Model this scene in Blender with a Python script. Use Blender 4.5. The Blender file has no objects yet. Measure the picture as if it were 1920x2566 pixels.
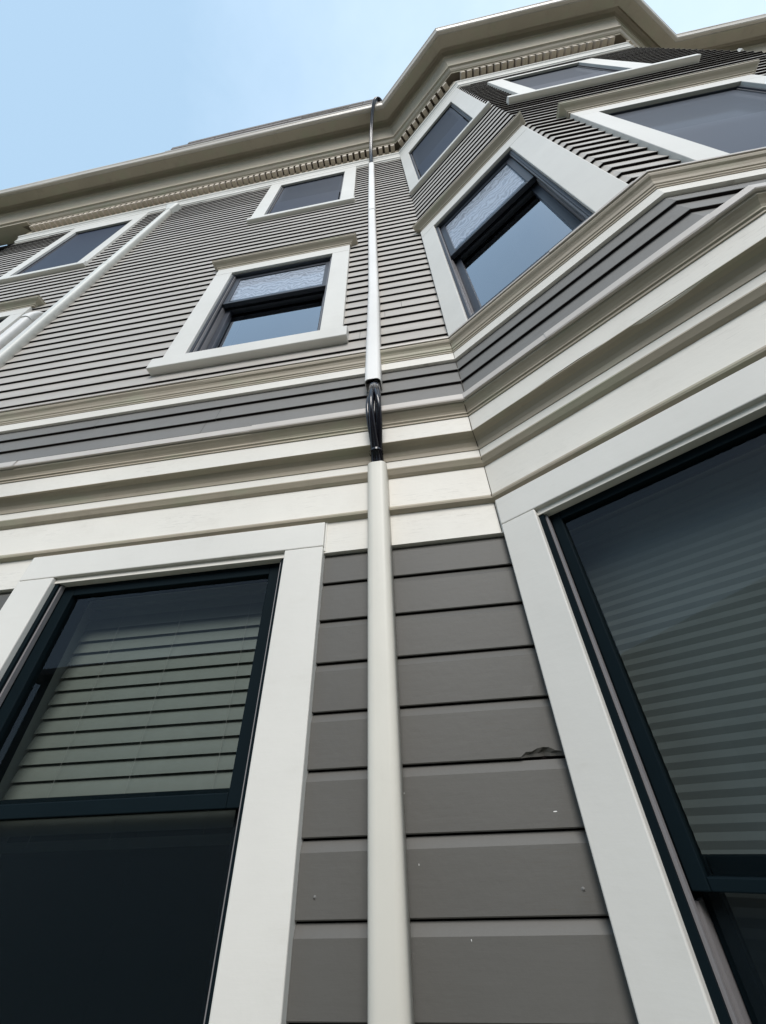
import bpy, bmesh, math, random
from mathutils import Vector, Matrix, noise
random.seed(7)
R = math.radians
scene = bpy.context.scene
COL = scene.collection
H = 1.55                      # height of the camera above the ground; geometry below is measured from the camera

# ---------------------------------------------------------------- camera
cd = bpy.data.cameras.new('camera')
cam = bpy.data.objects.new('camera', cd); COL.objects.link(cam)
rt = Vector((0.98707636, 0.15729956, -0.03061221))
dn = Vector((-0.12522755, 0.63794926, -0.75982814))
fw = Vector((-0.0999916, 0.75384188, 0.64940287))
m = Matrix((rt, -dn, -fw)).transposed().to_4x4(); m.translation = Vector((0, 0, H))
cam.matrix_world = m
cd.sensor_fit = 'VERTICAL'; cd.sensor_height = 36.0
cd.lens = 985.2293 / 2566 * 36.0
cd.shift_x = -8.37 / 2566; cd.shift_y = -35.33 / 2566
cd.clip_start = 0.02; cd.clip_end = 500
scene.camera = cam

# ---------------------------------------------------------------- sky, sun, exposure
SUN_EL, SUN_AZ = R(37), R(171)          # azimuth measured clockwise from +Y (sun stands behind the photographer)
w = bpy.data.worlds.new('World'); scene.world = w; w.use_nodes = True
nt = w.node_tree; N = nt.nodes; Lk = nt.links; N.clear()
out = N.new('ShaderNodeOutputWorld'); bg = N.new('ShaderNodeBackground')
sky = N.new('ShaderNodeTexSky'); sky.sky_type = 'NISHITA'; sky.sun_disc = False
sky.sun_elevation = SUN_EL; sky.sun_rotation = SUN_AZ
sky.air_density = 1.2; sky.dust_density = 2.5; sky.ozone_density = 1.5
tc = N.new('ShaderNodeTexCoord')
# thin high cloud veil: pale grey mixed over the blue, denser to the right and low down
nz = N.new('ShaderNodeTexNoise'); nz.inputs['Scale'].default_value = 1.6; nz.inputs['Detail'].default_value = 7; nz.inputs['Roughness'].default_value = .58
mp = N.new('ShaderNodeMapping'); mp.inputs['Scale'].default_value = (1, 1, 1.3); mp.inputs['Rotation'].default_value = (0.3, 0.2, 0.5)
sp = N.new('ShaderNodeSeparateXYZ')
ma = N.new('ShaderNodeMath'); ma.operation = 'MULTIPLY_ADD'; ma.inputs[1].default_value = .75; ma.inputs[2].default_value = .20
ad = N.new('ShaderNodeMath'); ad.operation = 'ADD'
rp = N.new('ShaderNodeMapRange'); rp.inputs['From Min'].default_value = .42; rp.inputs['From Max'].default_value = .98; rp.inputs['To Min'].default_value = .0; rp.inputs['To Max'].default_value = 1.0
mx = N.new('ShaderNodeMix'); mx.data_type = 'RGBA'
veil = N.new('ShaderNodeMix'); veil.data_type = 'RGBA'; veil.inputs['A'].default_value = (3.5, 5.05, 6.6, 1); veil.inputs['B'].default_value = (5.8, 7.2, 8.6, 1)
Lk.new(tc.outputs['Generated'], mp.inputs['Vector']); Lk.new(mp.outputs[0], nz.inputs['Vector'])
Lk.new(tc.outputs['Generated'], sp.inputs[0]); Lk.new(sp.outputs['X'], ma.inputs[0])
Lk.new(nz.outputs['Fac'], ad.inputs[0]); Lk.new(ma.outputs[0], ad.inputs[1])
Lk.new(ad.outputs[0], rp.inputs['Value']); Lk.new(rp.outputs[0], veil.inputs['Factor']); Lk.new(veil.outputs['Result'], mx.inputs['B']); mx.inputs['Factor'].default_value = .82
Lk.new(sky.outputs[0], mx.inputs['A']); Lk.new(mx.outputs['Result'], bg.inputs['Color'])
bg.inputs['Strength'].default_value = 0.107
Lk.new(bg.outputs[0], out.inputs[0])
sd = bpy.data.lights.new('sun', 'SUN'); sd.energy = 1.95; sd.angle = R(28); sd.color = (1, .96, .915)
sun = bpy.data.objects.new('sun', sd); COL.objects.link(sun)
sdir = Vector((math.sin(SUN_AZ) * math.cos(SUN_EL), math.cos(SUN_AZ) * math.cos(SUN_EL), math.sin(SUN_EL)))
sun.rotation_euler = (-sdir).to_track_quat('-Z', 'Y').to_euler()
sun.location = (0, -5, 15)
scene.view_settings.view_transform = 'Standard'; scene.view_settings.look = 'None'
scene.view_settings.exposure = 0.56; scene.view_settings.gamma = 1

# ---------------------------------------------------------------- materials
def nodes(name):
    mt = bpy.data.materials.new(name); mt.use_nodes = True
    t = mt.node_tree; b = t.nodes['Principled BSDF']; return mt, t, b
def mix_col(t, fac, a, b):
    mxn = t.nodes.new('ShaderNodeMix'); mxn.data_type = 'RGBA'
    if hasattr(fac, 'links'): t.links.new(fac, mxn.inputs['Factor'])
    else: mxn.inputs['Factor'].default_value = fac
    for s, v in (('A', a), ('B', b)):
        if hasattr(v, 'links'): t.links.new(v, mxn.inputs[s])
        else: mxn.inputs[s].default_value = (*v, 1)
    return mxn.outputs['Result']
def noise_tex(t, scale, vec=None, detail=4, rough=.55):
    n = t.nodes.new('ShaderNodeTexNoise'); n.inputs['Scale'].default_value = scale
    n.inputs['Detail'].default_value = detail; n.inputs['Roughness'].default_value = rough
    if vec is not None: t.links.new(vec, n.inputs['Vector'])
    return n.outputs['Fac']
def ramp(t, v, lo, hi, a=0., b=1.):
    r = t.nodes.new('ShaderNodeMapRange'); r.inputs['From Min'].default_value = lo; r.inputs['From Max'].default_value = hi
    r.inputs['To Min'].default_value = a; r.inputs['To Max'].default_value = b
    t.links.new(v, r.inputs['Value']); return r.outputs[0]
def geo_pos(t, scale=(1, 1, 1), rot=(0, 0, 0)):
    g = t.nodes.new('ShaderNodeNewGeometry'); mpn = t.nodes.new('ShaderNodeMapping')
    mpn.inputs['Scale'].default_value = scale; mpn.inputs['Rotation'].default_value = rot
    t.links.new(g.outputs['Position'], mpn.inputs['Vector']); return mpn.outputs[0]
def mul(t, a, b):
    n = t.nodes.new('ShaderNodeMath'); n.operation = 'MULTIPLY'; t.links.new(a, n.inputs[0])
    if hasattr(b, 'links'): t.links.new(b, n.inputs[1])
    else: n.inputs[1].default_value = b
    return n.outputs[0]
def paint(name, col, dirt=(.3, .27, .2), amt=.25, rough=.55, grain=(2.2, 2.2, 17), bump=.25, blotch=None, crack=0.0, boards=None, near=None):
    """painted timber: slight tone drift, horizontal grain, stains and hairline cracks"""
    mt, t, b = nodes(name)
    p = geo_pos(t); pg = geo_pos(t, grain)
    big = noise_tex(t, 1.7, p, 5, .6); fine = noise_tex(t, 9, p, 6, .7); gr = noise_tex(t, 4, pg, 5, .65)
    c = mix_col(t, ramp(t, big, .3, .7), tuple(x * .93 for x in col), tuple(min(1, x * 1.05) for x in col))
    if blotch:
        bl = noise_tex(t, 5, geo_pos(t, (1, 1, 3)), 3, .5)
        c = mix_col(t, ramp(t, bl, .52, .7, 0, .45), c, blotch)
    if boards:   # board to board tone change
        sx = t.nodes.new('ShaderNodeSeparateXYZ'); t.links.new(p, sx.inputs[0])
        mm = t.nodes.new('ShaderNodeMath'); mm.operation = 'MULTIPLY_ADD'; mm.inputs[1].default_value = 1 / boards[0]; mm.inputs[2].default_value = boards[1]
        fl = t.nodes.new('ShaderNodeMath'); fl.operation = 'FLOOR'; wn = t.nodes.new('ShaderNodeTexWhiteNoise'); wn.noise_dimensions = '1D'
        t.links.new(sx.outputs['Z'], mm.inputs[0]); t.links.new(mm.outputs[0], fl.inputs[0]); t.links.new(fl.outputs[0], wn.inputs['W'])
        c = mix_col(t, ramp(t, wn.outputs[0], 0, 1, 0, .5), c, tuple(x * .80 for x in col))
    st = mul(t, ramp(t, fine, .5, .85), ramp(t, gr, .4, .7))
    c = mix_col(t, mul(t, st, amt * 2), c, dirt)
    if crack:
        cv = noise_tex(t, 7, geo_pos(t, (3, 3, 90)), 4, .5)
        ck = mul(t, ramp(t, cv, .62, .66), ramp(t, noise_tex(t, 3.1, geo_pos(t, (1, 1, 2)), 3), .47, .58))
        if near:
            sx2 = t.nodes.new('ShaderNodeSeparateXYZ'); t.links.new(p, sx2.inputs[0]); ck = mul(t, ck, ramp(t, sx2.outputs['X'], near[0], near[1]))
        c = mix_col(t, mul(t, ck, crack), c, (.1, .09, .075))
    t.links.new(c, b.inputs['Base Color'])
    b.inputs['Roughness'].default_value = rough; b.inputs['Specular IOR Level'].default_value = .35
    bp = t.nodes.new('ShaderNodeBump'); bp.inputs['Strength'].default_value = bump; bp.inputs['Distance'].default_value = .0016
    su = t.nodes.new('ShaderNodeMath'); su.operation = 'ADD'; t.links.new(gr, su.inputs[0]); t.links.new(noise_tex(t, 60, p, 3), su.inputs[1])
    t.links.new(su.outputs[0], bp.inputs['Height']); t.links.new(bp.outputs[0], b.inputs['Normal'])
    return mt
M = {}
M['white'] = paint('white_casing_paint', (.655, .64, .60), amt=.10, rough=.5, bump=.12)
M['cream'] = paint('cream_trim_paint', (.70, .675, .62), dirt=(.36, .32, .26), amt=.16, crack=.28, bump=.2)
M['tan'] = paint('tan_cornice_paint', (.40, .35, .275), dirt=(.21, .18, .14), amt=.4, blotch=(.35, .37, .26), bump=.3)
M['dentil'] = paint('dentil_paint', (.56, .49, .41), dirt=(.25, .22, .18), amt=.4, bump=.2)
M['gutter'] = paint('gutter_enamel', (.55, .50, .44), dirt=(.3, .27, .24), amt=.3, rough=.35, bump=.08)
M['dark_siding'] = paint('dark_grey_siding_paint', (.103, .0995, .092), dirt=(.06, .057, .05), amt=.12, crack=.9, near=(-.02, .16), bump=.2, rough=.55)
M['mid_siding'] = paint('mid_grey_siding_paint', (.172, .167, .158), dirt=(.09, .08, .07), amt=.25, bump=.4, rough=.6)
M['taupe_siding'] = paint('taupe_siding_paint', (.45, .42, .385), dirt=(.17, .15, .13), amt=.3, bump=.4, boards=(.0936, .2))
M['plastic'] = paint('cream_plastic_cover', (.60, .58, .52), dirt=(.4, .38, .33), amt=.12, rough=.42, grain=(20, 20, 1), bump=.05)
M['plastic_white'] = paint('white_plastic_cover', (.75, .74, .72), dirt=(.5, .5, .5), amt=.08, rough=.55, grain=(20, 20, 1), bump=.04)
M['plastic_old'] = paint('weathered_plastic_cover', (.66, .66, .62), dirt=(.38, .37, .33), amt=.35, rough=.45, grain=(12, 12, 1), bump=.08)
def plain(name, col, rough=.5, metal=0., spec=.5):
    mt, t, b = nodes(name)
    n = noise_tex(t, 14, geo_pos(t), 4)
    t.links.new(mix_col(t, n, tuple(x * .88 for x in col), tuple(min(1, x * 1.1) for x in col)), b.inputs['Base Color'])
    b.inputs['Roughness'].default_value = rough; b.inputs['Metallic'].default_value = metal; b.inputs['Specular IOR Level'].default_value = spec
    return mt
M['bronze'] = plain('dark_bronze_frame', (.004, .009, .012), .6, spec=.06)
M['slate_frame'] = plain('slate_blue_frame', (.035, .041, .055), .4, spec=.35)
M['track'] = plain('grey_sash_track', (.22, .21, .215), .4)
M['reveal'] = plain('interior_reveal_paint', (.26, .27, .24), .7)
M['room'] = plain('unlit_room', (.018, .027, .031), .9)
M['slat'] = plain('blind_slats', (.18, .195, .17), .5)
M['cord'] = plain('blind_cord', (.3, .3, .27), .7)
M['shade'] = plain('pleated_shade_fabric', (.16, .178, .172), .9)
M['jacket'] = plain('black_cable_jacket', (.012, .011, .016), .17)
M['roof'] = paint('roof_shingles', (.20, .18, .17), dirt=(.07, .06, .06), amt=.5, rough=.9, bump=.8)
M['metal'] = plain('weathered_flashing', (.50, .46, .42), .45)
M['caulk'] = plain('caulk_bead', (.70, .69, .65), .6)
M['dark_wood'] = plain('rotten_wood', (.05, .042, .032), .95)
M['gap_shade'] = plain('dentil_gap_shade', (.13, .105, .08), .9)  # painted-in shade for the dentil gaps
M['steel'] = plain('nail_head', (.16, .157, .15), .5)
M['butt'] = plain('near_black_board', (.014, .011, .011), .9, spec=.1)  # near-black tone for board undersides, siding slots and the end eave
M['chip'] = plain('bare_primer', (.7, .7, .68), .7)
def glass(name, ior, tint, rough=.0, k=1.0):
    mt, t, b = nodes(name); t.nodes.remove(b)
    o = t.nodes['Material Output']; tr = t.nodes.new('ShaderNodeBsdfTransparent'); gl = t.nodes.new('ShaderNodeBsdfGlossy')
    tr.inputs[0].default_value = (*tint, 1); gl.inputs['Roughness'].default_value = rough; gl.inputs['Color'].default_value = (.93, .95, 1, 1)
    fr = t.nodes.new('ShaderNodeFresnel'); fr.inputs['IOR'].default_value = ior
    ms = t.nodes.new('ShaderNodeMixShader'); t.links.new(mul(t, fr.outputs[0], k), ms.inputs[0]); t.links.new(tr.outputs[0], ms.inputs[1]); t.links.new(gl.outputs[0], ms.inputs[2])
    bp = t.nodes.new('ShaderNodeBump'); bp.inputs['Strength'].default_value = .05; bp.inputs['Distance'].default_value = .004
    t.links.new(noise_tex(t, 1.6, geo_pos(t), 2), bp.inputs['Height']); t.links.new(bp.outputs[0], gl.inputs['Normal']); t.links.new(bp.outputs[0], fr.inputs['Normal'])
    t.links.new(ms.outputs[0], o.inputs[0])
    return mt
M['glass_ground'] = glass('tinted_ground_floor_glass', 1.5, (.84, .88, .88), 0, .55)
M['glass_upper'] = glass('second_floor_glass', 2.3, (.45, .5, .55), .03, 1.9)
M['glass_top'] = glass('third_floor_glass', 1.30, (.4, .45, .55), .06)
# fine insect mesh: see-through weave; its two layers beat into wavy moire bands
def mesh_screen():
    mt, t, b = nodes('insect_mesh'); o = t.nodes['Material Output']
    b.inputs['Base Color'].default_value = (.47, .54, .65, 1); b.inputs['Roughness'].default_value = .6
    tr = t.nodes.new('ShaderNodeBsdfTransparent'); ms = t.nodes.new('ShaderNodeMixShader')
    wv = t.nodes.new('ShaderNodeTexWave'); wv.wave_type = 'BANDS'; wv.bands_direction = 'Z'
    wv.inputs['Scale'].default_value = 9; wv.inputs['Distortion'].default_value = 13; wv.inputs['Detail'].default_value = 2.2; wv.inputs['Detail Scale'].default_value = 1.2
    t.links.new(geo_pos(t, (1.6, 1.6, .75)), wv.inputs['Vector'])
    t.links.new(ramp(t, wv.outputs['Fac'], 0, 1, .40, .68), ms.inputs[0])
    t.links.new(tr.outputs[0], ms.inputs[1]); t.links.new(b.outputs[0], ms.inputs[2]); t.links.new(ms.outputs[0], o.inputs[0])
    return mt
M['mesh'] = mesh_screen()
def dark_screen(name, col, cover):
    mt, t, b = nodes(name); o = t.nodes['Material Output']; b.inputs['Base Color'].default_value = (*col, 1); b.inputs['Roughness'].default_value = .42; b.inputs['Specular IOR Level'].default_value = .3
    tr = t.nodes.new('ShaderNodeBsdfTransparent'); ms = t.nodes.new('ShaderNodeMixShader'); ms.inputs[0].default_value = cover
    t.links.new(tr.outputs[0], ms.inputs[1]); t.links.new(b.outputs[0], ms.inputs[2]); t.links.new(ms.outputs[0], o.inputs[0]); return mt
M['mesh_dark'] = dark_screen('dark_insect_mesh', (.022, .028, .052), .88)
M['mesh_ground'] = dark_screen('fine_green_black_mesh', (.003, .007, .010), .66)
M['mesh_fine'] = dark_screen('thin_insect_mesh', (.06, .072, .10), .62)
def ground_mat():
    mt, t, b = nodes('side_yard_gravel')
    c = mix_col(t, noise_tex(t, 30, geo_pos(t), 8), (.15, .135, .11), (.28, .25, .20)); c = mix_col(t, ramp(t, noise_tex(t, .8, geo_pos(t)), .4, .6), c, (.2, .2, .13))
    t.links.new(c, b.inputs['Base Color']); b.inputs['Roughness'].default_value = .95
    return mt
M['ground'] = ground_mat()
M['neighbour'] = paint('neighbour_siding_paint', (.16, .15, .13), boards=(.12, 0), bump=.4)

# ---------------------------------------------------------------- mesh helpers
def tag(o, label=None, cat=None, group=None, kind=None):
    if label: o['label'] = label
    if cat: o['category'] = cat
    if group: o['group'] = group
    if kind: o['kind'] = kind
    return o
def empty(name, loc=(0, 0, 0)):
    o = bpy.data.objects.new(name, None); COL.objects.link(o); o.location = loc; o.empty_display_size = .2; return o
class MB:
    def __init__(s): s.v = []; s.f = []; s.sm = []; s.ms = []; s.slot = 0
    def quad(s, a, b, c, d, smooth=False):
        n = len(s.v); s.v += [tuple(a), tuple(b), tuple(c), tuple(d)]; s.f.append((n, n + 1, n + 2, n + 3)); s.sm.append(smooth); s.ms.append(s.slot)
    def grid(s, rows, closed=False, smooth=True):
        n = len(s.v); m_ = len(rows[0])
        for r in rows: s.v += [tuple(p) for p in r]
        for i in range(len(rows) - 1):
            for j in range(m_ if closed else m_ - 1):
                k = (j + 1) % m_
                s.f.append((n + i * m_ + j, n + i * m_ + k, n + (i + 1) * m_ + k, n + (i + 1) * m_ + j)); s.sm.append(smooth); s.ms.append(s.slot)
    def cap(s, ring):
        n = len(s.v); s.v += [tuple(p) for p in ring]; s.f.append(tuple(range(n, n + len(ring)))); s.sm.append(False)
    def box(s, fn, s0, s1, z0, z1, o0, o1):
        P = [fn(a, o, z) for z in (z0, z1) for o in (o0, o1) for a in (s0, s1)]
        n = len(s.v); s.v += [tuple(p) for p in P]
        for q in ((0, 1, 3, 2), (4, 6, 7, 5), (0, 4, 5, 1), (2, 3, 7, 6), (0, 2, 6, 4), (1, 5, 7, 3)): s.f.append(tuple(n + i for i in q)); s.sm.append(False)
    def build(s, name, mat, parent=None, bevel=0, base=None, merge=True, extra=None, rec=True):
        me = bpy.data.meshes.new(name)
        off = Vector((0, 0, 0))
        top = parent
        while top is not None: off += top.location; top = top.parent
        if base is not None: off = Vector(base)
        # the eaves sag a little towards the left end of the old house
        sag = lambda x, y, z: z - (.032 * max(0, -x - .2) * min(1, max(0, (z - 5.5) / .6)) if y > .3 else 0)
        me.from_pydata([(x - off.x, y - off.y, sag(x, y, z) + H - off.z) for x, y, z in s.v], [], s.f)
        for p, sm in zip(me.polygons, s.sm): p.use_smooth = sm
        bm = bmesh.new(); bm.from_mesh(me)
        if merge: bmesh.ops.remove_doubles(bm, verts=bm.verts, dist=1e-5)
        if rec: bmesh.ops.recalc_face_normals(bm, faces=bm.faces)
        bm.to_mesh(me); bm.free()
        me.materials.append(mat)
        if extra:
            me.materials.append(extra)
            for p, sl in zip(me.polygons, s.ms): p.material_index = sl
        o = bpy.data.objects.new(name, me); COL.objects.link(o)
        if parent is not None: o.parent = parent
        elif base is not None: o.location = base
        if bevel:
            b = o.modifiers.new('bevel', 'BEVEL'); b.width = bevel; b.segments = 2; b.limit_method = 'ANGLE'; b.angle_limit = R(35)
        return o
def jit(x, a, sc=1.0, seed=0.0): return a * (noise.noise(Vector((x * sc, seed * 7.31, .37 * seed))) )

# wall line of the house seen from above: side wall, main wall, canted bay side, bay front, canted bay side, main wall
ab = 0.6018; ca, sa = math.cos(ab), math.sin(ab)
cA = (0.2116, 1.0); cC = (0.9262, 0.5093); cD = (2.7217, 0.5093); cE = (3.4363, 1.0)
XL = -4.885
PATH = [(XL, 7.0), (XL, 1.0), cA, cC, cD, cE, (9.0, 1.0), (9.0, 7.0)]
def seg(i):
    a, b = PATH[i], PATH[i + 1]; L = math.hypot(b[0] - a[0], b[1] - a[1]); d = ((b[0] - a[0]) / L, (b[1] - a[1]) / L)
    return a, d, (d[1], -d[0]), L
def mit(path, i, o):
    x, y = path[i]
    def nn(k):
        a, b = path[k], path[k + 1]; L = math.hypot(b[0] - a[0], b[1] - a[1]); return ((b[1] - a[1]) / L, -(b[0] - a[0]) / L)
    if i == 0: n = nn(0); return (x + n[0] * o, y + n[1] * o)
    if i == len(path) - 1: n = nn(i - 1); return (x + n[0] * o, y + n[1] * o)
    n1, n2 = nn(i - 1), nn(i); k = 1 + n1[0] * n2[0] + n1[1] * n2[1]
    return (x + (n1[0] + n2[0]) / k * o, y + (n1[1] + n2[1]) / k * o)
def plane(i, s_origin=0.0):
    a, d, n, L = seg(i)
    def fn(s, o, z): return (a[0] + d[0] * (s + s_origin) + n[0] * o, a[1] + d[1] * (s + s_origin) + n[1] * o, z)
    return fn
def extrude(mb, prof, i0=1, i1=6, path=PATH, wob=.0018, step=.3, seed=1.0, smooth=False, caps=True, zfun=None):
    """sweep an (offset, z) profile along path vertices i0..i1, mitred; long runs are very slightly wavy"""
    for i in range(i0, i1):
        a0 = [mit(path, i, o) for o, z in prof]; a1 = [mit(path, i + 1, o) for o, z in prof]
        L = math.hypot(path[i + 1][0] - path[i][0], path[i + 1][1] - path[i][1]); n = max(1, int(L / step))
        rows = []
        for k in range(n + 1):
            t = k / n; row = []
            for j, (o, z) in enumerate(prof):
                x = a0[j][0] + (a1[j][0] - a0[j][0]) * t; y = a0[j][1] + (a1[j][1] - a0[j][1]) * t
                e = math.sin(math.pi * min(1, t * n * .5, (1 - t) * n * .5) / 2) if n > 1 else 0
                dz = wob * e * noise.noise(Vector((x * 1.3 + j * .9, y, seed))) * 2
                if zfun: dz += zfun(i, L * t, j)
                row.append((x, y, z + dz))
            rows.append(row)
        for j in range(len(prof) - 1): mb.grid([[r[j], r[j + 1]] for r in rows], smooth=smooth)
    if caps:
        for i in (i0, i1):
            mb.cap([(*mit(path, i, o), z) for o, z in prof])

# ================================================================ the house
house = empty('house', (-1.0, 4.0, 0)); tag(house, 'three storey clapboard house in taupe and dark grey with cream trim and canted bay', 'house')
A_, B_, C_, D_, E_ = 1, 2, 3, 4, 5
fA = plane(1, -XL); fB = plane(2); fC = plane(3); fD = plane(4); fE = plane(5)
# openings: plane index -> list of (s0, s1, z0, z1); s on the main wall is the x coordinate
OPEN = {1: [(-1.243, -.452, -.95, .676), (-1.237, -.456, 2.055, 3.262), (-1.255, -.470, 4.70, 6.02), (-3.93, -3.117, 2.055, 3.262), (-3.90, -3.135, 4.36, 5.90)],
        2: [(.118, .752, -.95, .676), (.116, .716, 1.83, 3.225), (.118, .717, 4.48, 5.89)],
        3: [(.34, 1.10, -.95, .62), (.334, 1.095, 1.80, 3.125), (.36, 1.10, 4.36, 5.73)],
        4: [(.118, .752, -.95, .676), (.116, .716, 1.83, 3.225), (.118, .717, 4.48, 5.89)], 5: [], 0: [], 6: []}
def cuts(i, z0, z1, lo, hi, joints=()):
    iv = []
    for (a, b, c, d) in OPEN[i]:
        if z1 > c + .004 and z0 < d - .004: iv.append((a - .012, b + .012))
    iv += [(j, j + .0016) for j in joints if lo + .2 < j < hi - .2]
    iv.sort(); out_ = []; x = lo
    for a, b in iv:
        if a > x: out_.append((x, a))
        x = max(x, b)
    if x < hi: out_.append((x, hi))
    return out_
ROT_Z = -1.24 + .1125 * 12
def siding(i, z0, z1, e, mat, kind='lap', butt=.0145, first=None):
    """courses of boards on wall i between heights z0 and z1"""
    a, d, n, L = seg(i); fn = {1: fA}.get(i, plane(i)); so = XL if i == 1 else 0.0
    mb = MB(); z = z0 if first is None else first; k = 0
    ends = (mit(PATH, i, 1.0), mit(PATH, i + 1, 1.0))
    # mitre slope at each end: change of s per unit offset
    m0 = (ends[0][0] - a[0]) * d[0] + (ends[0][1] - a[1]) * d[1]
    b_ = PATH[i + 1]; m1 = (ends[1][0] - b_[0]) * d[0] + (ends[1][1] - b_[1]) * d[1]
    while z < z1 - .004:
        zt = min(z + e, z1); rs = random.Random(int(z * 1000) + i * 17)
        if kind == 'lap':
            jb = butt + rs.uniform(-.0008, .0008)
            prof = [(0.001, z + .0), (jb - .001, z), (jb, z + .0012), (.0035, zt)]
        else:   # drop siding: flat face, bevelled top lip, dark slot above
            prof = [(-.010, z + .0005), (.003, z), (.005, z + .002), (.005, z + .024), (.005, zt - .021), (-.004, zt - .0035), (-.012, zt - .003), (-.012, zt + .0005)]
        lo, hi = (so, so + L)
        jn = [lo + rs.uniform(.3, 2.8) + 2.9 * q for q in range(int((hi - lo) / 2.9) + 1)] if kind == 'lap' and hi - lo > 1.5 else []
        for (s0, s1) in cuts(i, z, zt, lo, hi, jn):
            jo = rs.uniform(-.0010, .0010) if kind == 'lap' else 0
            nseg = max(1, int((s1 - s0) / (.45 if not (kind != 'lap' and i == 1 and s1 > .1) else .012))); rows = []
            for q in range(nseg + 1):
                t = q / nseg; row = []
                for (o, zz) in prof:
                    e0 = m0 * o if abs(s0 - lo) < 1e-6 else 0; e1 = m1 * o if abs(s1 - hi) < 1e-6 else 0
                    s = (s0 + e0) + ((s1 + e1) - (s0 + e0)) * t
                    edge = 0 if q in (0, nseg) else 1
                    dz = edge * .0011 * noise.noise(Vector((s * 1.1, z * 9, i))) + jo
                    if kind != 'lap' and i == 1 and abs(z - ROT_Z) < .02 and len(row) in (1, 2):   # rotted-out lower edge next to the corner
                        q_ = max(0, 1 - ((s - .172) / .044) ** 2) ** .6 * (.75 + .5 * noise.noise(Vector((s * 60, 3, 1)))); o = o - .012 * q_; dz += .009 * q_ if len(row) == 2 else .003 * q_
                    if kind != 'lap' and i == 1 and abs(z - ROT_Z) < .02 and len(row) == 3:
                        q_ = max(0, 1 - ((s - .172) / .044) ** 2) ** .5; dz -= .0205 * (1 - q_ * (.55 + .5 * (.6 * noise.noise(Vector((s * 32, 1, 7))) + .5 * noise.noise(Vector((s * 110, 4, 7))))))
                    if kind != 'lap' and i == 1 and s > .16 and len(row) in (2, 3): o += .0009 * noise.noise(Vector((s * 40, zz * 30, 5)))
                    row.append(fn(s, o + edge * .0005 * noise.noise(Vector((s * 2, z * 5, i + 3.))), zz + dz))
                rows.append(row)
            for j in range(len(prof) - 1):
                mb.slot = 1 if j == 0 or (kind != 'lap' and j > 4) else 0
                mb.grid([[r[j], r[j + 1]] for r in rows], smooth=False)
        z += e; k += 1
    return mb
walls = {}
NAMES = {1: 'main wall', 2: 'left canted side of the bay', 3: 'front of the bay', 4: 'right canted side of the bay', 5: 'main wall right of the bay', 0: 'end wall', 6: 'far end wall'}
for i in (0, 1, 2, 3, 4, 5, 6):
    # upper storeys in taupe; the wall part also carries the two darker bands below as sub-parts
    mb = siding(i, 1.767, 6.20, .0936, None)
    walls[i] = mb.build('wall', M['taupe_siding'], house, merge=False, extra=M['butt']); walls[i]['label'] = 'taupe clapboard ' + NAMES[i]
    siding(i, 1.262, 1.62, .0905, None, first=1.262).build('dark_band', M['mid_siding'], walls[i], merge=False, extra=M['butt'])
    siding(i, -1.24, .662, .1125, None, kind='drop', first=-1.24 + .0000).build('ground_floor_siding', M['dark_siding'], walls[i], merge=False, extra=M['butt'])
    # sheathing behind the boards, with the openings left out
    mb = MB(); a, d, n, L = seg(i); so = XL if i == 1 else 0.0; fn = fA if i == 1 else plane(i)
    zs = sorted(set([-1.55, 7.0] + [z for o in OPEN[i] for z in (o[2] - .0, o[3] + .0)]))
    for za, zb in zip(zs[:-1], zs[1:]):
        for (s0, s1) in cuts(i, za, zb, so, so + L): mb.quad(fn(s0, -.013, za), fn(s1, -.013, za), fn(s1, -.013, zb), fn(s0, -.013, zb))
    mb.build('sheathing', M['dark_siding'], walls[i])
# plain foundation skirt
mb = MB(); extrude(mb, [(-.01, -1.6), (.03, -1.6), (.03, -1.25), (-.01, -1.24)], 0, 7); mb.build('foundation', M['tan'], house)

# ---- lower belt course: frieze boards, small mouldings, cove, fascia, crown with metal drip edge
def wavy(i, s, j):        # the bay's fascia board sags and buckles a little
    if i == 2 and j in (0, 1): return .010 * math.sin(s * 9.0 - 1.2) * math.exp(-((s - .45) / .22) ** 2)
    return 0
belt = MB()
extrude(belt, [(-.012, .659), (.016, .659), (.016, .773)], 1, 6, seed=2)
belt_o = belt.build('lower_belt_course', M['cream'], house); belt_o['label'] = 'cream moulded belt course above the ground floor'
mb = MB(); extrude(mb, [(.014, .772), (.022, .774), (.034, .779), (.036, .785), (.036, .790), (.030, .795), (.018, .797)], 1, 6, seed=3); mb.build('bead_moulding', M['tan'], belt_o)
mb = MB(); extrude(mb, [(.012, .795), (.018, .795), (.018, .929), (.012, .929)], 1, 6, seed=4); mb.build('frieze_board', M['cream'], belt_o)
mb = MB(); extrude(mb, [(.010, .927), (.022, .929), (.030, .936), (.037, .947), (.041, .953), (.041, .957)], 1, 6, seed=5); mb.build('bed_moulding', M['tan'], belt_o)
mb = MB(); extrude(mb, [(.012, .956), (.040, .956), (.040, .990), (.012, .990)], 1, 6, seed=5.5); mb.build('fillet', M['cream'], belt_o)
mb = MB(); extrude(mb, [(.030, .988), (.043, .990), (.046, 1.004), (.053, 1.018), (.064, 1.029), (.078, 1.036), (.088, 1.038), (.088, 1.040)], 1, 6, seed=6, smooth=False); mb.build('cove', M['tan'], belt_o)
mb = MB(); extrude(mb, [(.02, 1.040), (.086, 1.0395), (.087, 1.117), (.02, 1.117)], 1, 6, seed=7, step=.06, zfun=wavy); mb.build('fascia_board', M['cream'], belt_o)
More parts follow.
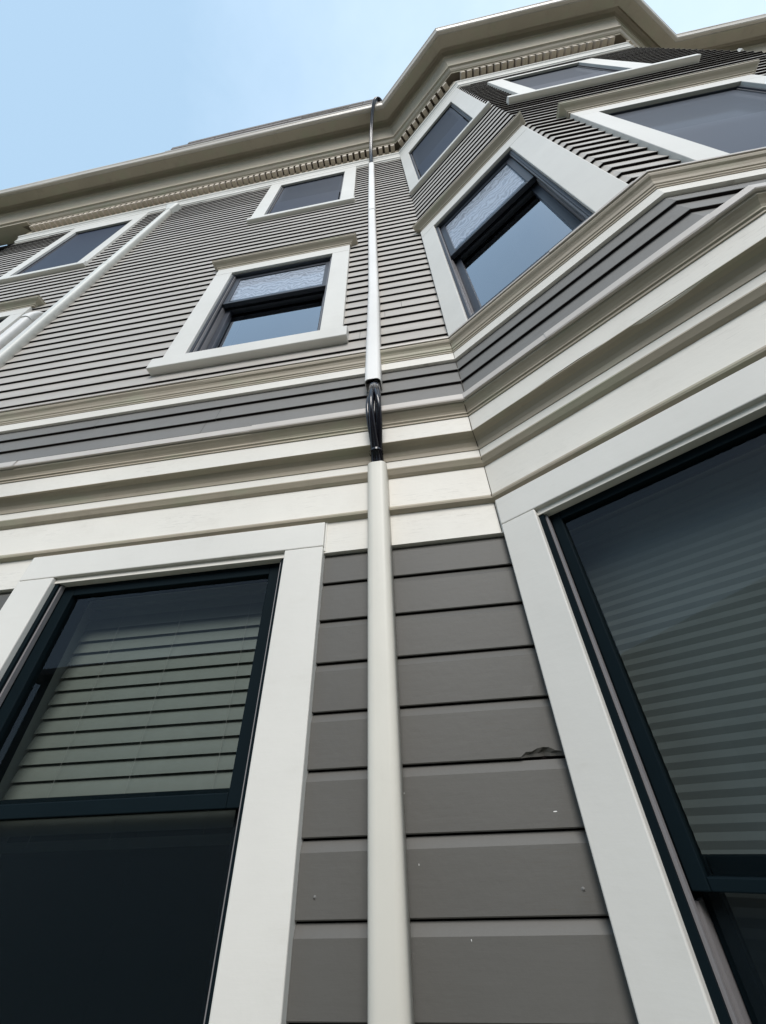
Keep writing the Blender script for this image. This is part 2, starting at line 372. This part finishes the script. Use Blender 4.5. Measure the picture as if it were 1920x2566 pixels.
mb = MB(); extrude(mb, [(.08, 1.115), (.091, 1.117), (.091, 1.124), (.096, 1.128), (.096, 1.134), (.100, 1.141), (.109, 1.151), (.117, 1.158), (.119, 1.165), (.05, 1.166)], 1, 6, seed=8); mb.build('crown_moulding', M['tan'], belt_o)
mb = MB(); extrude(mb, [(.10, 1.1665), (.127, 1.166), (.129, 1.169), (.127, 1.196), (.125, 1.199), (.06, 1.222), (.0, 1.258), (.0, 1.17)], 1, 6, seed=9); mb.build('drip_flashing', M['metal'], belt_o)
# ---- upper belt course
mb = MB(); extrude(mb, [(-.010, 1.610), (.020, 1.610), (.020, 1.662), (-.01, 1.662)], 1, 6, seed=10); belt2 = mb.build('upper_belt_course', M['cream'], house); belt2['label'] = 'narrow cream belt course below the second floor windows'
mb = MB(); extrude(mb, [(.010, 1.661), (.023, 1.662), (.023, 1.668), (.027, 1.672), (.027, 1.680), (.031, 1.684), (.034, 1.697), (.040, 1.708), (.048, 1.716), (.052, 1.724), (.052, 1.736), (.01, 1.74)], 1, 6, seed=11); mb.build('crown_moulding', M['tan'], belt2)
mb = MB(); extrude(mb, [(.03, 1.7365), (.057, 1.736), (.058, 1.745), (.03, 1.755), (.0, 1.772), (.0, 1.74)], 1, 6, seed=12, wob=.004); mb.build('drip_flashing', M['metal'], belt2)

def lap(fn, s0, s1, prof, d, parent, tilt=0.0):
    mb = MB(); P = [(o_ + d, z + d * .6) for o_, z in prof]
    mb.grid([[fn(s0, o_, z) for o_, z in P], [fn(s1, o_, z + tilt) for o_, z in P]], smooth=False); mb.build('flashing_lap', M['metal'], parent)
F1 = [(.10, 1.1645), (.127, 1.164), (.129, 1.169), (.127, 1.196), (.125, 1.199), (.06, 1.222)]; F2 = [(.03, 1.7355), (.057, 1.735), (.058, 1.745), (.03, 1.755)]
for (fn, a_, b_, d) in ((fA, -3.4, -1.62, .0022), (fA, -.62, .19, .0018), (fB, .36, .82, .002)): lap(fn, a_, b_, F1, d, belt_o, -.001)
for (fn, a_, b_, d) in ((fA, -2.6, -1.05, .0025), (fB, .52, .84, .002), (fC, .42, 1.0, .0035)): lap(fn, a_, b_, F2, d, belt2, -.0015)
# dark open mitre line where the main wall meets the bay
for prof in ([(.016, .662), (.016, .773), (.036, .785), (.036, .792), (.018, .797), (.018, .929), (.037, .947), (.040, .957), (.040, .990), (.053, 1.018), (.088, 1.039), (.087, 1.117), (.096, 1.131), (.119, 1.165)], [(.127, 1.167), (.127, 1.196)], [(.013, 1.262), (.012, 1.43), (.013, 1.52), (.012, 1.60)], [(.020, 1.611), (.020, 1.660), (.027, 1.675), (.034, 1.697), (.052, 1.730)]):
    mb = MB(); P = [(mit(PATH, 2, o_ + .0008), z) for o_, z in prof]
    for (p, z), (q, z2) in zip(P, P[1:]):
        wd = .0012 + .0008 * noise.noise(Vector((z * 40, 2, 2)))
        mb.quad((p[0] - wd, p[1], z), (p[0] + wd * ca, p[1] - wd * sa, z), (q[0] + wd * ca, q[1] - wd * sa, z2), (q[0] - wd, q[1], z2))
    mb.build('mitre_gap', M['dark_wood'], belt_o)
# ---- main cornice
CP = [(XL, 1.06)] + PATH[1:6] + [(9.0, 1.0)]
CL = [(XL - .95, 1.0)] + PATH[2:6] + [(9.0, 1.0)]
mb = MB(); extrude(mb, [(-.012, 6.165), (.013, 6.165), (.015, 6.19), (.026, 6.20), (.026, 6.275), (.032, 6.285), (.032, 6.32), (.045, 6.335), (.045, 6.37), (.0, 6.375)], 0, 6, path=CP, seed=13)
corn = mb.build('cornice', M['white'], house); corn['label'] = 'deep moulded eaves cornice with dentils'
mb = MB(); extrude(mb, [(-.01, 6.372), (.030, 6.372), (.030, 6.615), (.0, 6.615)], 0, 6, path=CP, seed=14); mb.build('frieze_board', M['tan'], corn)
mb = MB(); extrude(mb, [(.02, 6.611), (.100, 6.611), (.102, 6.635), (.112, 6.640), (.125, 6.652), (.140, 6.672), (.158, 6.680), (.160, 6.745), (.166, 6.775), (.178, 6.81), (.196, 6.86), (.205, 6.915),
     (.212, 6.93), (.222, 6.932), (.235, 6.985), (.262, 7.01), (.290, 7.016), (.296, 7.016), (.296, 6.950), (.395, 6.948), (.399, 6.952), (.399, 7.01), (.0, 7.03)], 0, 5, path=CL, seed=15); mb.build('bed_mouldings', M['tan'], corn)
mb = MB(); extrude(mb, [(.398, 6.960), (.425, 6.958), (.436, 6.966), (.441, 6.985), (.450, 7.008), (.458, 7.018), (.460, 7.040), (.457, 7.043), (.452, 7.040), (.448, 7.02), (.43, 6.975), (.405, 6.97), (.398, 7.04)], 0, 5, path=CL, seed=16, wob=.003); mb.build('gutter', M['gutter'], corn)
# dentils: separate blocks, with one run per wall
den = 0; rest = MB()
for i, p in ((1, .0772), (2, .0772), (3, .0772), (4, .0772), (5, .0772)):
    a, d, n, L = seg(i); fn = fA if i == 1 else plane(i); so = XL if i == 1 else 0.0
    cnt = int((L - .02) / p); st = so + (L - cnt * p) / 2
    for k in range(cnt):
        s = st + k * p + .016 + random.uniform(-.001, .001)
        mb_ = MB() if (den < 97 and i <= 3) else rest
        mb_.box(fn, s, s + .049, 6.515 + random.uniform(-.002, .002), 6.610, .0295, .096)
        if mb_ is not rest: mb_.build('dentil', M['dentil'], corn, bevel=.003); den += 1
mb = MB(); extrude(mb, [(.0295, 6.6085), (.094, 6.6085), (.094, 6.6112)], 1, 6, seed=15, caps=False, wob=0); mb.build('dentil_gap_strip', M['gap_shade'], corn)  # dark strip: shade of the gaps between dentils put into its colour
r_ = rest.build('dentil', M['dentil'], corn, bevel=.003); r_['kind'] = 'stuff'
mb = MB(); mb.box(lambda s, o, z: (s, o, z), XL - .95, XL - .001, 6.614, 6.93, .865, 1.055); mb.build('return_box', M['tan'], corn)
# ---- roof: sheet behind the gutter and the raised shingle edge over the main wall
mb = MB(); RP = [(XL - .95, 1.0), (XL, 1.0)] + PATH[2:6] + [(9.0, 1.0)]
rows0 = [(*mit(RP, i, .44), 7.03) for i in range(0, 7)]; rows1 = [(*mit(RP, i, .25), 7.10) for i in range(0, 7)]
mb.grid([rows0, rows1], smooth=False)
mb.grid([rows1, [(x, 7.0, 8.6) for x, y, z in rows1]], smooth=False)
roof = mb.build('roof', M['roof'], house)
mb = MB()
for (z0, z1, o0, o1, x0, x1) in ((7.045, 7.20, .438, .452, -2.90, .02), (7.205, 7.29, .456, .464, -2.82, .03), (7.295, 7.37, .468, .474, -2.60, .045)):
    n = 14
    for k in range(n):
        xa = x0 + (x1 - x0) * k / n; xb = x0 + (x1 - x0) * (k + 1) / n - .004
        b0 = .05 * math.sin(math.pi * k / n) ** .8 * (z1 - 7.0) / .28; b1 = .05 * math.sin(math.pi * (k + 1) / n) ** .8 * (z1 - 7.0) / .28
        P = []
        for (o, zz) in ((o0, z0), (o1, z1), (o1 - .02, z1 + .004), (o0 - .03, z0)):
            P.append(((xa, 1 - o, zz + b0), (xb, 1 - o, zz + b1)))
        for j in range(4):
            q = (j + 1) % 4; mb.quad(P[j][0], P[j][1], P[q][1], P[q][0])
mb.build('shingle_edge', M['roof'], roof)
mb = MB()
mb.box(fA, -2.62, -2.18, 7.125, 7.137, .455, .463); mb.box(fA, -1.0, -.35, 7.20, 7.212, .464, .472); mb.box(fA, -2.95, -2.90, 7.05, 7.10, .44, .45)
mb.box(fA, -2.9, .02, 7.072, 7.080, .445, .452)
mb.build('metal_edge_strip', M['gutter'], roof)
# eave of the gable end behind the cornice return
mb = MB(); mb.box(lambda s, o, z: (s, o, z), XL - 1.7, XL - .02, 6.50, 6.60, 1.06, 7.0); mb.build('end_eave', M['butt'], roof)
# inner back so that no light leaks through the house
mb = MB(); mb.quad((XL + .02, 6.9, -1.5), (8.9, 6.9, -1.5), (8.9, 6.9, 7), (XL + .02, 6.9, 7)); mb.build('back_wall', M['taupe_siding'], house)

# ================================================================ windows
def window(fn, op, label, zm, cas, ctop, mats, sill=None, hood=None, floor=2, cbot=None, rail=.038, screen=None):
    s0, s1, z0, z1 = op; cl, cr = cas                 # outer edges of the side casings
    frame_m, glass_m = mats
    # frame/jamb lining
    mb = MB(); t = .014
    mb.box(fn, s0 - .011, s0 + t, z0, z1, -.125, .012); mb.box(fn, s1 - t, s1 + .011, z0, z1, -.125, .012)
    mb.box(fn, s0 + t + .0005, s1 - t - .0005, z1 - t, z1 + .010, -.125, .011); mb.box(fn, s0 + t + .0005, s1 - t - .0005, z0 - .01, z0 + .02, -.125, .011)
    win = mb.build('window', frame_m, house); win['label'] = label
    # casing boards (head sits on the side boards)
    mb = MB(); zb = z0 - .0 if cbot is None else cbot; oc = .030
    mb.box(fn, cl, s0, zb, z1 - .0008, -.012, oc); mb.box(fn, s1, cr, zb, z1 - .0008, -.012, oc)
    mb.box(fn, cl, cr, z1 + .0004, ctop, -.012, oc)
    mb.build('casing', M['white'], win, bevel=.003)
    # grey track strips inside the jambs
    for (x0, x1, zt_, ob_, of_) in ((s0 + t, s0 + t + .006, z1 - t, -.010, .004), (s1 - t - .006, s1 - t, z1 - t, -.010, .004), (s0 + t, s0 + t + .006, zm - .03, -.118, -.030), (s1 - t - .006, s1 - t, zm - .03, -.118, -.030)):
        mb = MB(); mb.box(fn, x0, x1, z0 + .02, zt_, ob_, of_); mb.build('sash_track', M['track'], win)
    a, b = s0 + t + .007, s1 - t - .007; r = rail
    def sash(za, zb_, of, ob, name, rb=rail, rt_=rail):
        q = MB()
        q.box(fn, a, a + r, za, zb_, ob, of); q.box(fn, b - r, b, za, zb_, ob, of)
        q.box(fn, a + r + .0003, b - r - .0003, za, za + rb, ob, of); q.box(fn, a + r + .0003, b - r - .0003, zb_ - rt_, zb_, ob, of)
        o = q.build(name, frame_m, win, bevel=.002)
        g = MB(); om = (of + ob) / 2; g.quad(fn(a + r - .004, om, za + rb - .004), fn(b - r + .004, om, za + rb - .004), fn(b - r + .004, om, zb_ - rt_ + .004), fn(a + r - .004, om, zb_ - rt_ + .004))
        return o, g
    o1, g1 = sash(zm - .018, z1 - t, -.012, -.042, 'upper_sash', rb=rail - .010); g1.build('pane', glass_m, win, rec=False)
    o2, g2 = sash(z0 + .02, zm + .022, -.060, -.092, 'lower_sash', rb=.055); g2.build('pane', glass_m, win, rec=False)
    # interior reveal and the dark room behind
    mb = MB(); d0, d1 = -.126, -.23
    for (x0, x1) in ((s0 - .012, s0 + .012), (s1 - .012, s1 + .012)): mb.box(fn, x0, x1, z0, z1, d1, d0)
    mb.box(fn, s0 + .013, s1 - .013, z1 - .012, z1 + .012, d1, d0)
    mb.build('inner_reveal', M['reveal'], win)
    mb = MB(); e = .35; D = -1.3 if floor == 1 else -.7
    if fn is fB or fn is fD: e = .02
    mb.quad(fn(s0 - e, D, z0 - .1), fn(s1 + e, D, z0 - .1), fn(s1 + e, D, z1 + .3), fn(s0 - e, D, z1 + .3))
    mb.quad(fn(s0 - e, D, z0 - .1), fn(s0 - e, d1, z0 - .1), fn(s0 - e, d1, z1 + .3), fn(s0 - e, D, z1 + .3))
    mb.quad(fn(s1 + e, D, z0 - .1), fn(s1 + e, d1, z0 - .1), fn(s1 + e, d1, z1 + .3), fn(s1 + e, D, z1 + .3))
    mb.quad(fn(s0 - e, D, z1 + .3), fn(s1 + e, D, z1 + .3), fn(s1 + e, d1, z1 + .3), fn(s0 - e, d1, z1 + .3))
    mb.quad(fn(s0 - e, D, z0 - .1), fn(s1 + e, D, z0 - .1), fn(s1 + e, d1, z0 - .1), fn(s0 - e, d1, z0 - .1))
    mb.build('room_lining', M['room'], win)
    if sill:
        l, r2, zs, ze, os = sill
        mb = MB(); P = [(-.012, zs), (os - .004, zs), (os, zs + .004), (os, ze - .012), (.028, ze), (-.012, ze)]
        for side, nxt in zip(P, P[1:] + P[:1]): mb.quad(fn(l, *side), fn(r2, *side), fn(r2, *nxt), fn(l, *nxt))
        mb.cap([fn(l, *q) for q in P]); mb.cap([fn(r2, *q) for q in P])
        mb.build('sill', M['white'], win, bevel=.002)
    if hood:
        l, r2, zs, h, oh = hood
        P = [(.0, zs + .001), (.032, zs + .001), (.034, zs + .012), (.040, zs + .016), (.040, zs + .028), (.052, zs + .040), (.066, zs + .050), (oh, zs + .058), (oh, zs + h - .012), (oh + .003, zs + h - .011), (oh + .003, zs + h - .006), (.0, zs + h + .02)]
        mb = MB(); path = [(l, .0), (l, 0.), (r2, 0.), (r2, .0)]
        # returned ends: profile depth also steps in at both sides
        for (o_a, z_a), (o_b, z_b) in zip(P, P[1:]):
            la, lb = l + (oh - o_a), l + (oh - o_b); ra, rb_ = r2 - (oh - o_a), r2 - (oh - o_b)
            mb.quad(fn(la, o_a, z_a), fn(ra, o_a, z_a), fn(rb_, o_b, z_b), fn(lb, o_b, z_b))
            mb.quad(fn(la, o_a, z_a), fn(la, 0, z_a), fn(lb, 0, z_b), fn(lb, o_b, z_b))
            mb.quad(fn(ra, o_a, z_a), fn(ra, 0, z_a), fn(rb_, 0, z_b), fn(rb_, o_b, z_b))
        mb.build('hood', M['tan'] if floor != 9 else M['white'], win)
    if screen:
        for (za, zb_, om, sm_) in screen:
            mb = MB(); mb.quad(fn(a + .012, om, za), fn(b - .012, om, za), fn(b - .012, om, zb_), fn(a + .012, om, zb_)); mb.build('insect_screen', M[sm_], win, rec=False)
    return win
G = ('bronze', 'glass_ground'); U = ('slate_frame', 'glass_upper'); T = ('slate_frame', 'glass_top')
mk = lambda p: (M[p[0]], M[p[1]])
o = OPEN
window(fA, o[1][0], 'ground floor sash window with a slatted blind', .07, (-1.373, -.330), .768, mk(G), floor=1, screen=[(-.92, .052, -.046, 'mesh_ground')])
window(fA, o[1][1], 'second floor sash window with a sill and moulded hood', 2.82, (-1.372, -.328), 3.372, mk(U), sill=(-1.405, -.298, 1.945, 2.052, .052), hood=(-1.42, -.275, 3.372, .085, .075), cbot=2.053, screen=[(2.86, 3.225, -.020, 'mesh')])
window(fA, o[1][2], 'third floor sash window beside the white pipe cover', 5.30, (-1.395, -.332), 6.163, mk(T), sill=(-1.405, -.318, 4.63, 4.70, .045), floor=3, cbot=4.701, screen=[(4.72, 5.30, .003, 'mesh_dark'), (5.30, 6.005, .001, 'mesh_fine')])
window(fA, o[1][3], 'second floor window at the left edge with its moulded hood', 2.82, (-4.05, -2.998), 3.372, mk(U), sill=(-4.10, -2.95, 1.945, 2.052, .052), hood=(-4.12, -2.93, 3.372, .085, .075), cbot=2.053)
window(fA, o[1][4], 'third floor window at the left end of the wall', 5.1, (-4.02, -3.018), 6.163, mk(T), sill=(-4.05, -2.995, 4.29, 4.36, .045), floor=3, cbot=4.361, screen=[(4.38, 5.885, .003, 'mesh_dark')])
window(fB, o[2][0], 'ground floor window of the bay with a pleated shade', -.065, (.014, .860), .768, mk(G), floor=1, rail=.027, screen=[(-.92, -.085, -.046, 'mesh_ground')])
window(fB, o[2][1], 'second floor sash window in the left side of the bay', 2.69, (.008, .842), 3.345, mk(U), cbot=1.765, hood=(-.02, .868, 3.345, .085, .075), screen=[(2.74, 3.19, -.020, 'mesh')])
window(fB, o[2][2], 'third floor window in the left side of the bay', 5.1, (.012, .842), 6.163, mk(T), sill=(.008, .858, 4.42, 4.48, .045), floor=3, cbot=4.481, screen=[(4.5, 5.1, .003, 'mesh_dark'), (5.1, 5.875, .001, 'mesh_fine')])
window(fC, o[3][0], 'ground floor window in the bay front', -.065, (.22, 1.22), .70, mk(G), floor=1)
window(fC, o[3][1], 'second floor window in the bay front', 2.5, (.216, 1.222), 3.25, mk(T), cbot=1.765, hood=(.165, 1.28, 3.25, .09, .075), screen=[(1.82, 2.5, .003, 'mesh_dark'), (2.5, 3.11, .001, 'mesh_fine')])
window(fC, o[3][2], 'third floor window in the bay front', 5.0, (.222, 1.25), 5.80, mk(T), sill=(.085, 1.47, 4.265, 4.34, .05), floor=3, cbot=4.351, screen=[(4.36, 5.0, .003, 'mesh_dark'), (5.0, 5.715, .001, 'mesh_fine')])
window(fD, o[4][0], 'ground floor window in the right side of the bay', -.065, (.05, .860), .768, mk(G), floor=1)
window(fD, o[4][1], 'second floor window in the right side of the bay', 2.69, (.05, .842), 3.345, mk(U), cbot=1.765, hood=(.04, .868, 3.345, .085, .075))
window(fD, o[4][2], 'third floor window in the right side of the bay', 5.1, (.05, .842), 6.163, mk(T), sill=(.04, .858, 4.42, 4.48, .045), floor=3, cbot=4.481)

# caulk bead between head casing and frieze, nail heads, paint chips and a rotten board end
mb = MB(); mb.box(fA, -.3295, -.3255, .664, .772, .010, .019); mb.build('caulk_bead', M['caulk'], belt_o)
mb = MB()
for (x, z) in ((-.295, -.085), (.183, -.083)):
    for k in range(8):
        a0, a1 = k * math.pi / 4, (k + 1) * math.pi / 4; r = .0042
        mb.quad(fA(x, .0072, z), fA(x + r * .5 * math.cos(a0), .007, z + r * .5 * math.sin(a0)), fA(x + r * math.cos(a0), .0045, z + r * math.sin(a0)), fA(x + r * math.cos(a1), .0045, z + r * math.sin(a1)))
mb.build('nail_head', M['steel'], walls[1])
def chip(mb, x, z, w_, h_, n=7, o_=.0056, seed=0):
    rs = random.Random(seed); ring = []
    for k in range(n):
        an = 2 * math.pi * k / n; q = rs.uniform(.55, 1.1); ring.append(fA(x + w_ * q * math.cos(an), o_, z + h_ * q * math.sin(an)))
    mb.cap(ring)
mb = MB(); chip(mb, .168, .0225, .005, .0014, seed=3); chip(mb, -.0985, -.045, .0008, .0022, seed=4); chip(mb, -.12, .062, .0007, .0018, seed=5); chip(mb, -.018, -.14, .0008, .0018, seed=9); mb.build('paint_chip', M['chip'], walls[1])

# ================================================================ blinds
bl = empty('slatted_blind', (-.85, 1.14, H + .68)); tag(bl, 'pale horizontal slatted blind hanging behind the ground floor window left of the pipe cover', 'blind')
mb = MB(); mb.box(fA, -1.225, -.475, .640, .662, -.175, -.135); mb.build('headrail', M['slat'], bl)
mb = MB(); z = .624
while z > .02:
    tw = .004 * noise.noise(Vector((z * 20, 1, 1)))
    rows = []
    for q in range(5):
        u = q / 4 - .5; rows.append([fA(x, -.155 + u * .016 + .003 * (1 - 4 * u * u), z - u * .047 + tw * (x + .8)) for x in (-1.222, -1.0, -.85, -.65, -.478)])
    mb.grid(rows, smooth=True); z -= .0385
mb.build('slats', M['slat'], bl)
mb = MB(); mb.box(fA, -1.222, -.478, -.008, .012, -.168, -.142); mb.build('bottom_rail', M['slat'], bl)
for x in (-1.08, -.86, -.62):
    mb = MB(); mb.box(fA, x, x + .0007, .0, .61, -.1395, -.1388); mb.build('cord', M['cord'], bl)
sh = empty('pleated_shade', (fB(.43, -.15, 0)[0], fB(.43, -.15, 0)[1], H + .66)); tag(sh, 'grey pleated shade hanging behind the big ground floor bay window', 'shade')
mb = MB(); mb.box(fB, .14, .735, .62, .655, -.19, -.14); mb.build('headrail', M['shade'], sh)
mb = MB(); z = .62; P = []; k = 0
while z > -.66:
    P.append((-.150 if k % 2 == 0 else -.1532, z)); z -= .012; k += 1
mb.grid([[fB(.142, o_, z_), fB(.43, o_ - .002, z_), fB(.733, o_, z_)] for o_, z_ in P], smooth=False); mb.build('fabric', M['shade'], sh)

# ================================================================ pipe covers and cables
def ring(w_, d_, back=.0, r=.30, n=7):
    """rounded cover outline in (x, offset): flat back on the wall, round front corners"""
    rr = min(w_, d_) * r; pts = [(-w_ / 2, back)]
    for k in range(n + 1):
        a = math.pi - k / n * math.pi / 2; pts.append((-w_ / 2 + rr + rr * math.cos(a), back + d_ - rr + rr * math.sin(a)))
    for k in range(n + 1):
        a = math.pi / 2 - k / n * math.pi / 2; pts.append((w_ / 2 - rr + rr * math.cos(a), back + d_ - rr + rr * math.sin(a)))
    pts.append((w_ / 2, back)); return pts
def duct(xb, xt, zb, zt, w_, d_, back=.012, th=.002, n=1, wt=None):
    mb = MB(); outr = ring(w_, d_, back); inr = ring(w_ - 2 * th, d_ - 2 * th, back + th); wt = wt or w_
    R0 = [(xb + x, 1 - o_, zb) for x, o_ in outr]; R1 = [(xt + x * wt / w_, 1 - o_, zt) for x, o_ in outr]
    I0 = [(xb + x, 1 - o_, zb) for x, o_ in inr]; I1 = [(xt + x * wt / w_, 1 - o_, zt) for x, o_ in inr]
    mb.grid([I1, I0], closed=True); mb.grid([I0, R0], closed=True, smooth=False); mb.grid([R0, R1], closed=True); mb.grid([R1, I1], closed=True, smooth=False)
    return mb
def collar(x, z, w_, d_, back=.012, h=.03): return duct(x, x, z, z + h, w_, d_, back)
lo = empty('pipe_cover', (-.151, 1.0, H - 1.3)); tag(lo, 'cream plastic pipe cover running up the dark siding to the lower belt course', 'pipe cover', 'plastic pipe covers on the walls')
duct(-.1525, -.1525, -1.3, .965, .0655, .066, .010).build('cover', M['plastic'], lo, merge=False)
up = empty('pipe_cover', (-.16, 1.0, H + 1.48)); tag(up, 'long white jointed pipe cover rising between the windows to the eaves', 'pipe cover', 'plastic pipe covers on the walls')
duct(-.164, -.153, 1.475, 2.345, .0700, .062, .010, wt=.062).build('cover', M['plastic_white'], up, merge=False)
duct(-.153, -.153, 2.34, 4.08, .0590, .053, .012).build('cover', M['plastic_white'], up, merge=False)
duct(-.153, -.144, 4.075, 5.98, .0610, .053, .012).build('cover', M['plastic_white'], up, merge=False)
duct(-.153, -.153, 2.32, 2.36, .0640, .0600, .011).build('joint_collar', M['plastic_white'], up, merge=False)
duct(-.153, -.153, 4.05, 4.09, .0640, .0570, .011).build('joint_collar', M['plastic_white'], up, merge=False)
s1 = empty('pipe_cover', (-2.63, 1.0, H + 1.79)); tag(s1, 'weathered off white pipe cover with a wall cap under the eaves by the left windows', 'pipe cover', 'plastic pipe covers on the walls')
duct(-2.645, -2.645, 1.79, 4.07, .064, .055, .008).build('cover', M['plastic_old'], s1, merge=False)
duct(-2.645, -2.645, 4.06, 5.90, .062, .053, .008).build('cover', M['plastic_old'], s1, merge=False)
duct(-2.645, -2.645, 4.045, 4.085, .0665, .0565, .0075).build('joint_collar', M['plastic_old'], s1, merge=False)
mb = MB(); a = [(-2.645 + x * 1.05, 1 - o_, 5.86) for x, o_ in ring(.066, .058, .006)]; b = [(-2.63 + x * 2.6, 1 - o_ * 1.3, 6.03) for x, o_ in ring(.066, .058, .006)]
mb.grid([a, b], closed=True, smooth=False); mb.cap(b); mb.cap(a); mb.build('wall_cap', M['plastic_old'], s1)
s2 = empty('pipe_cover', (-2.80, 1.0, H + 1.79)); tag(s2, 'white pipe cover with a rounded elbow at the top close to the left edge window', 'pipe cover', 'plastic pipe covers on the walls')
duct(-2.825, -2.825, 1.79, 3.08, .064, .056, .008).build('cover', M['plastic_white'], s2, merge=False)
mb = MB(); rows = []
for k in range(9):
    t = k / 8; a = t * math.pi / 2; sc = .064 + .006 * math.sin(math.pi * t)
    rows.append([(-2.825 + x * 1.12, 1 - (.006 + (o_ - .006) * (math.cos(a) * 1.12 if k < 8 else .02)), 3.05 + .16 * math.sin(a) - (0 if k == 0 else 0)) for x, o_ in ring(.064, .056, .008)])
mb.grid(rows, closed=True); mb.cap(rows[0]); mb.build('elbow', M['plastic_white'], s2, merge=False)

def tube(mb, pts, r, n=10):
    pts = [Vector(p) for p in pts]; rows = []
    for i, p in enumerate(pts):
        tg = (pts[min(i + 1, len(pts) - 1)] - pts[max(i - 1, 0)]).normalized(); u = tg.cross(Vector((0, 1, .01))).normalized()
        if u.length < .5: u = Vector((1, 0, 0))
        v = tg.cross(u).normalized(); rows.append([p + r * (math.cos(2 * math.pi * k / n) * u + math.sin(2 * math.pi * k / n) * v) for k in range(n)])
    mb.grid(rows, closed=True); mb.cap(rows[0]); mb.cap(rows[-1])
def spline(P, n=10):
    out_ = []
    for i in range(len(P) - 1):
        p0 = P[max(i - 1, 0)]; p1 = P[i]; p2 = P[i + 1]; p3 = P[min(i + 2, len(P) - 1)]
        for k in range(n):
            t = k / n; out_.append(tuple(.5 * (2 * b + (c - a) * t + (2 * a - 5 * b + 4 * c - d) * t * t + (3 * b - a - 3 * c + d) * t ** 3) for a, b, c, d in zip(p0, p1, p2, p3)))
    out_.append(tuple(P[-1])); return out_
cb = empty('cable_bundle', (-.15, .95, H + .9)); tag(cb, 'glossy black cable bundle between two pipe covers and over the gutter', 'cable bundle')
# (x, offset, z, spread)
CEN = [(-.152, .045, .80, .016), (-.152, .050, .96, .016), (-.150, .085, 1.02, .015), (-.146, .135, 1.10, .021), (-.143, .158, 1.17, .023), (-.143, .155, 1.24, .019), (-.146, .122, 1.33, .013), (-.151, .078, 1.405, .012), (-.158, .042, 1.465, .011), (-.161, .034, 1.53, .011), (-.160, .034, 1.8, .011)]
sp_ = spline(CEN, 8)
for k in range(7):
    mb = MB(); ph = k * math.pi / 3.5
    tube(mb, [(x + r * math.cos(ph + z * 2.0 + .5 * math.sin(z * 9 + k * 1.7)), 1 - o_ - r * .8 * math.sin(ph + z * 2.0 + .5 * math.sin(z * 9 + k * 1.7)), z) for x, o_, z, r in sp_], .0074 if k % 2 else .0092)
    mb.build('cable', M['jacket'], cb)
TOP = [(-.146, .038, 5.85, .013), (-.145, .045, 6.0, .013), (-.142, .075, 6.18, .013), (-.136, .120, 6.36, .012), (-.122, .175, 6.53, .012), (-.104, .250, 6.70, .012), (-.075, .345, 6.86, .012), (-.040, .440, 6.98, .012), (-.010, .485, 7.05, .012), (.022, .490, 7.085, .012), (.052, .470, 7.08, .012), (.070, .44, 7.05, .012), (.072, .43, 7.03, .012)]
sp2 = spline(TOP, 8)
for k in range(4):
    mb = MB(); ph = k * math.pi / 2 + .5
    tube(mb, [(x + r * math.cos(ph), 1 - o_ - r * math.sin(ph), z) for x, o_, z, r in sp2], .0105 if k % 2 else .0125)
    mb.build('cable', M['jacket'], cb)
for (x, o_, z, r) in ((-.1455, .128, 1.322, .0215), (-.1505, .078, 1.005, .0245)):
    mb = MB(); mb.grid([[(x + r * math.cos(a * math.pi / 8), 1 - o_ - r * math.sin(a * math.pi / 8), z + h) for a in range(16)] for h in (-.004, .004)], closed=True); mb.build('tie', M['jacket'], cb)

# ================================================================ ground and an added house out of view, shaping reflections and light
mb = MB(); mb.quad((-150, -150, -1.55), (150, -150, -1.55), (150, 150, -1.55), (-150, 150, -1.55)); g = mb.build('ground', M['ground']); g['kind'] = 'structure'
nb = empty('added_neighbour_house', (-1, -7, 0)); tag(nb, 'added dark house across the side yard, out of view, for ground floor reflections and light', 'house')
fn_ = lambda s, o_, z: (s, -6.0 + o_, z)
mb = MB(); z = -1.3
while z < 2.9: mb.box(fn_, -9, 9, z, z + .116, -6.0, .004 + .004 * ((int(z * 100)) % 2)); z += .12
mb.build('wall', M['neighbour'], nb)
mb = MB(); mb.v = []; P = [(.35, 2.85), (.35, 2.97), (-3.0, 4.3), (-6.35, 2.97), (-6.35, 2.85)]
for q, nx in zip(P, P[1:] + P[:1]): mb.quad((-9.3, -6.0 + q[0], q[1]), (9.3, -6.0 + q[0], q[1]), (9.3, -6.0 + nx[0], nx[1]), (-9.3, -6.0 + nx[0], nx[1]))
mb.cap([(-9.3, -6.0 + q[0], q[1]) for q in P]); mb.cap([(9.3, -6.0 + q[0], q[1]) for q in P]); mb.build('roof', M['roof'], nb)
for x in (-5.5, -1.8, 2.4, 5.8):
    for z in (.0,):
        mb = MB(); mb.box(fn_, x, x + .9, z, z + 1.4, .005, .05); wv_ = mb.build('window', M['track'], nb)
        mb = MB(); mb.box(fn_, x + .08, x + .82, z + .08, z + 1.32, .051, .056); mb.build('pane', M['room'], wv_)
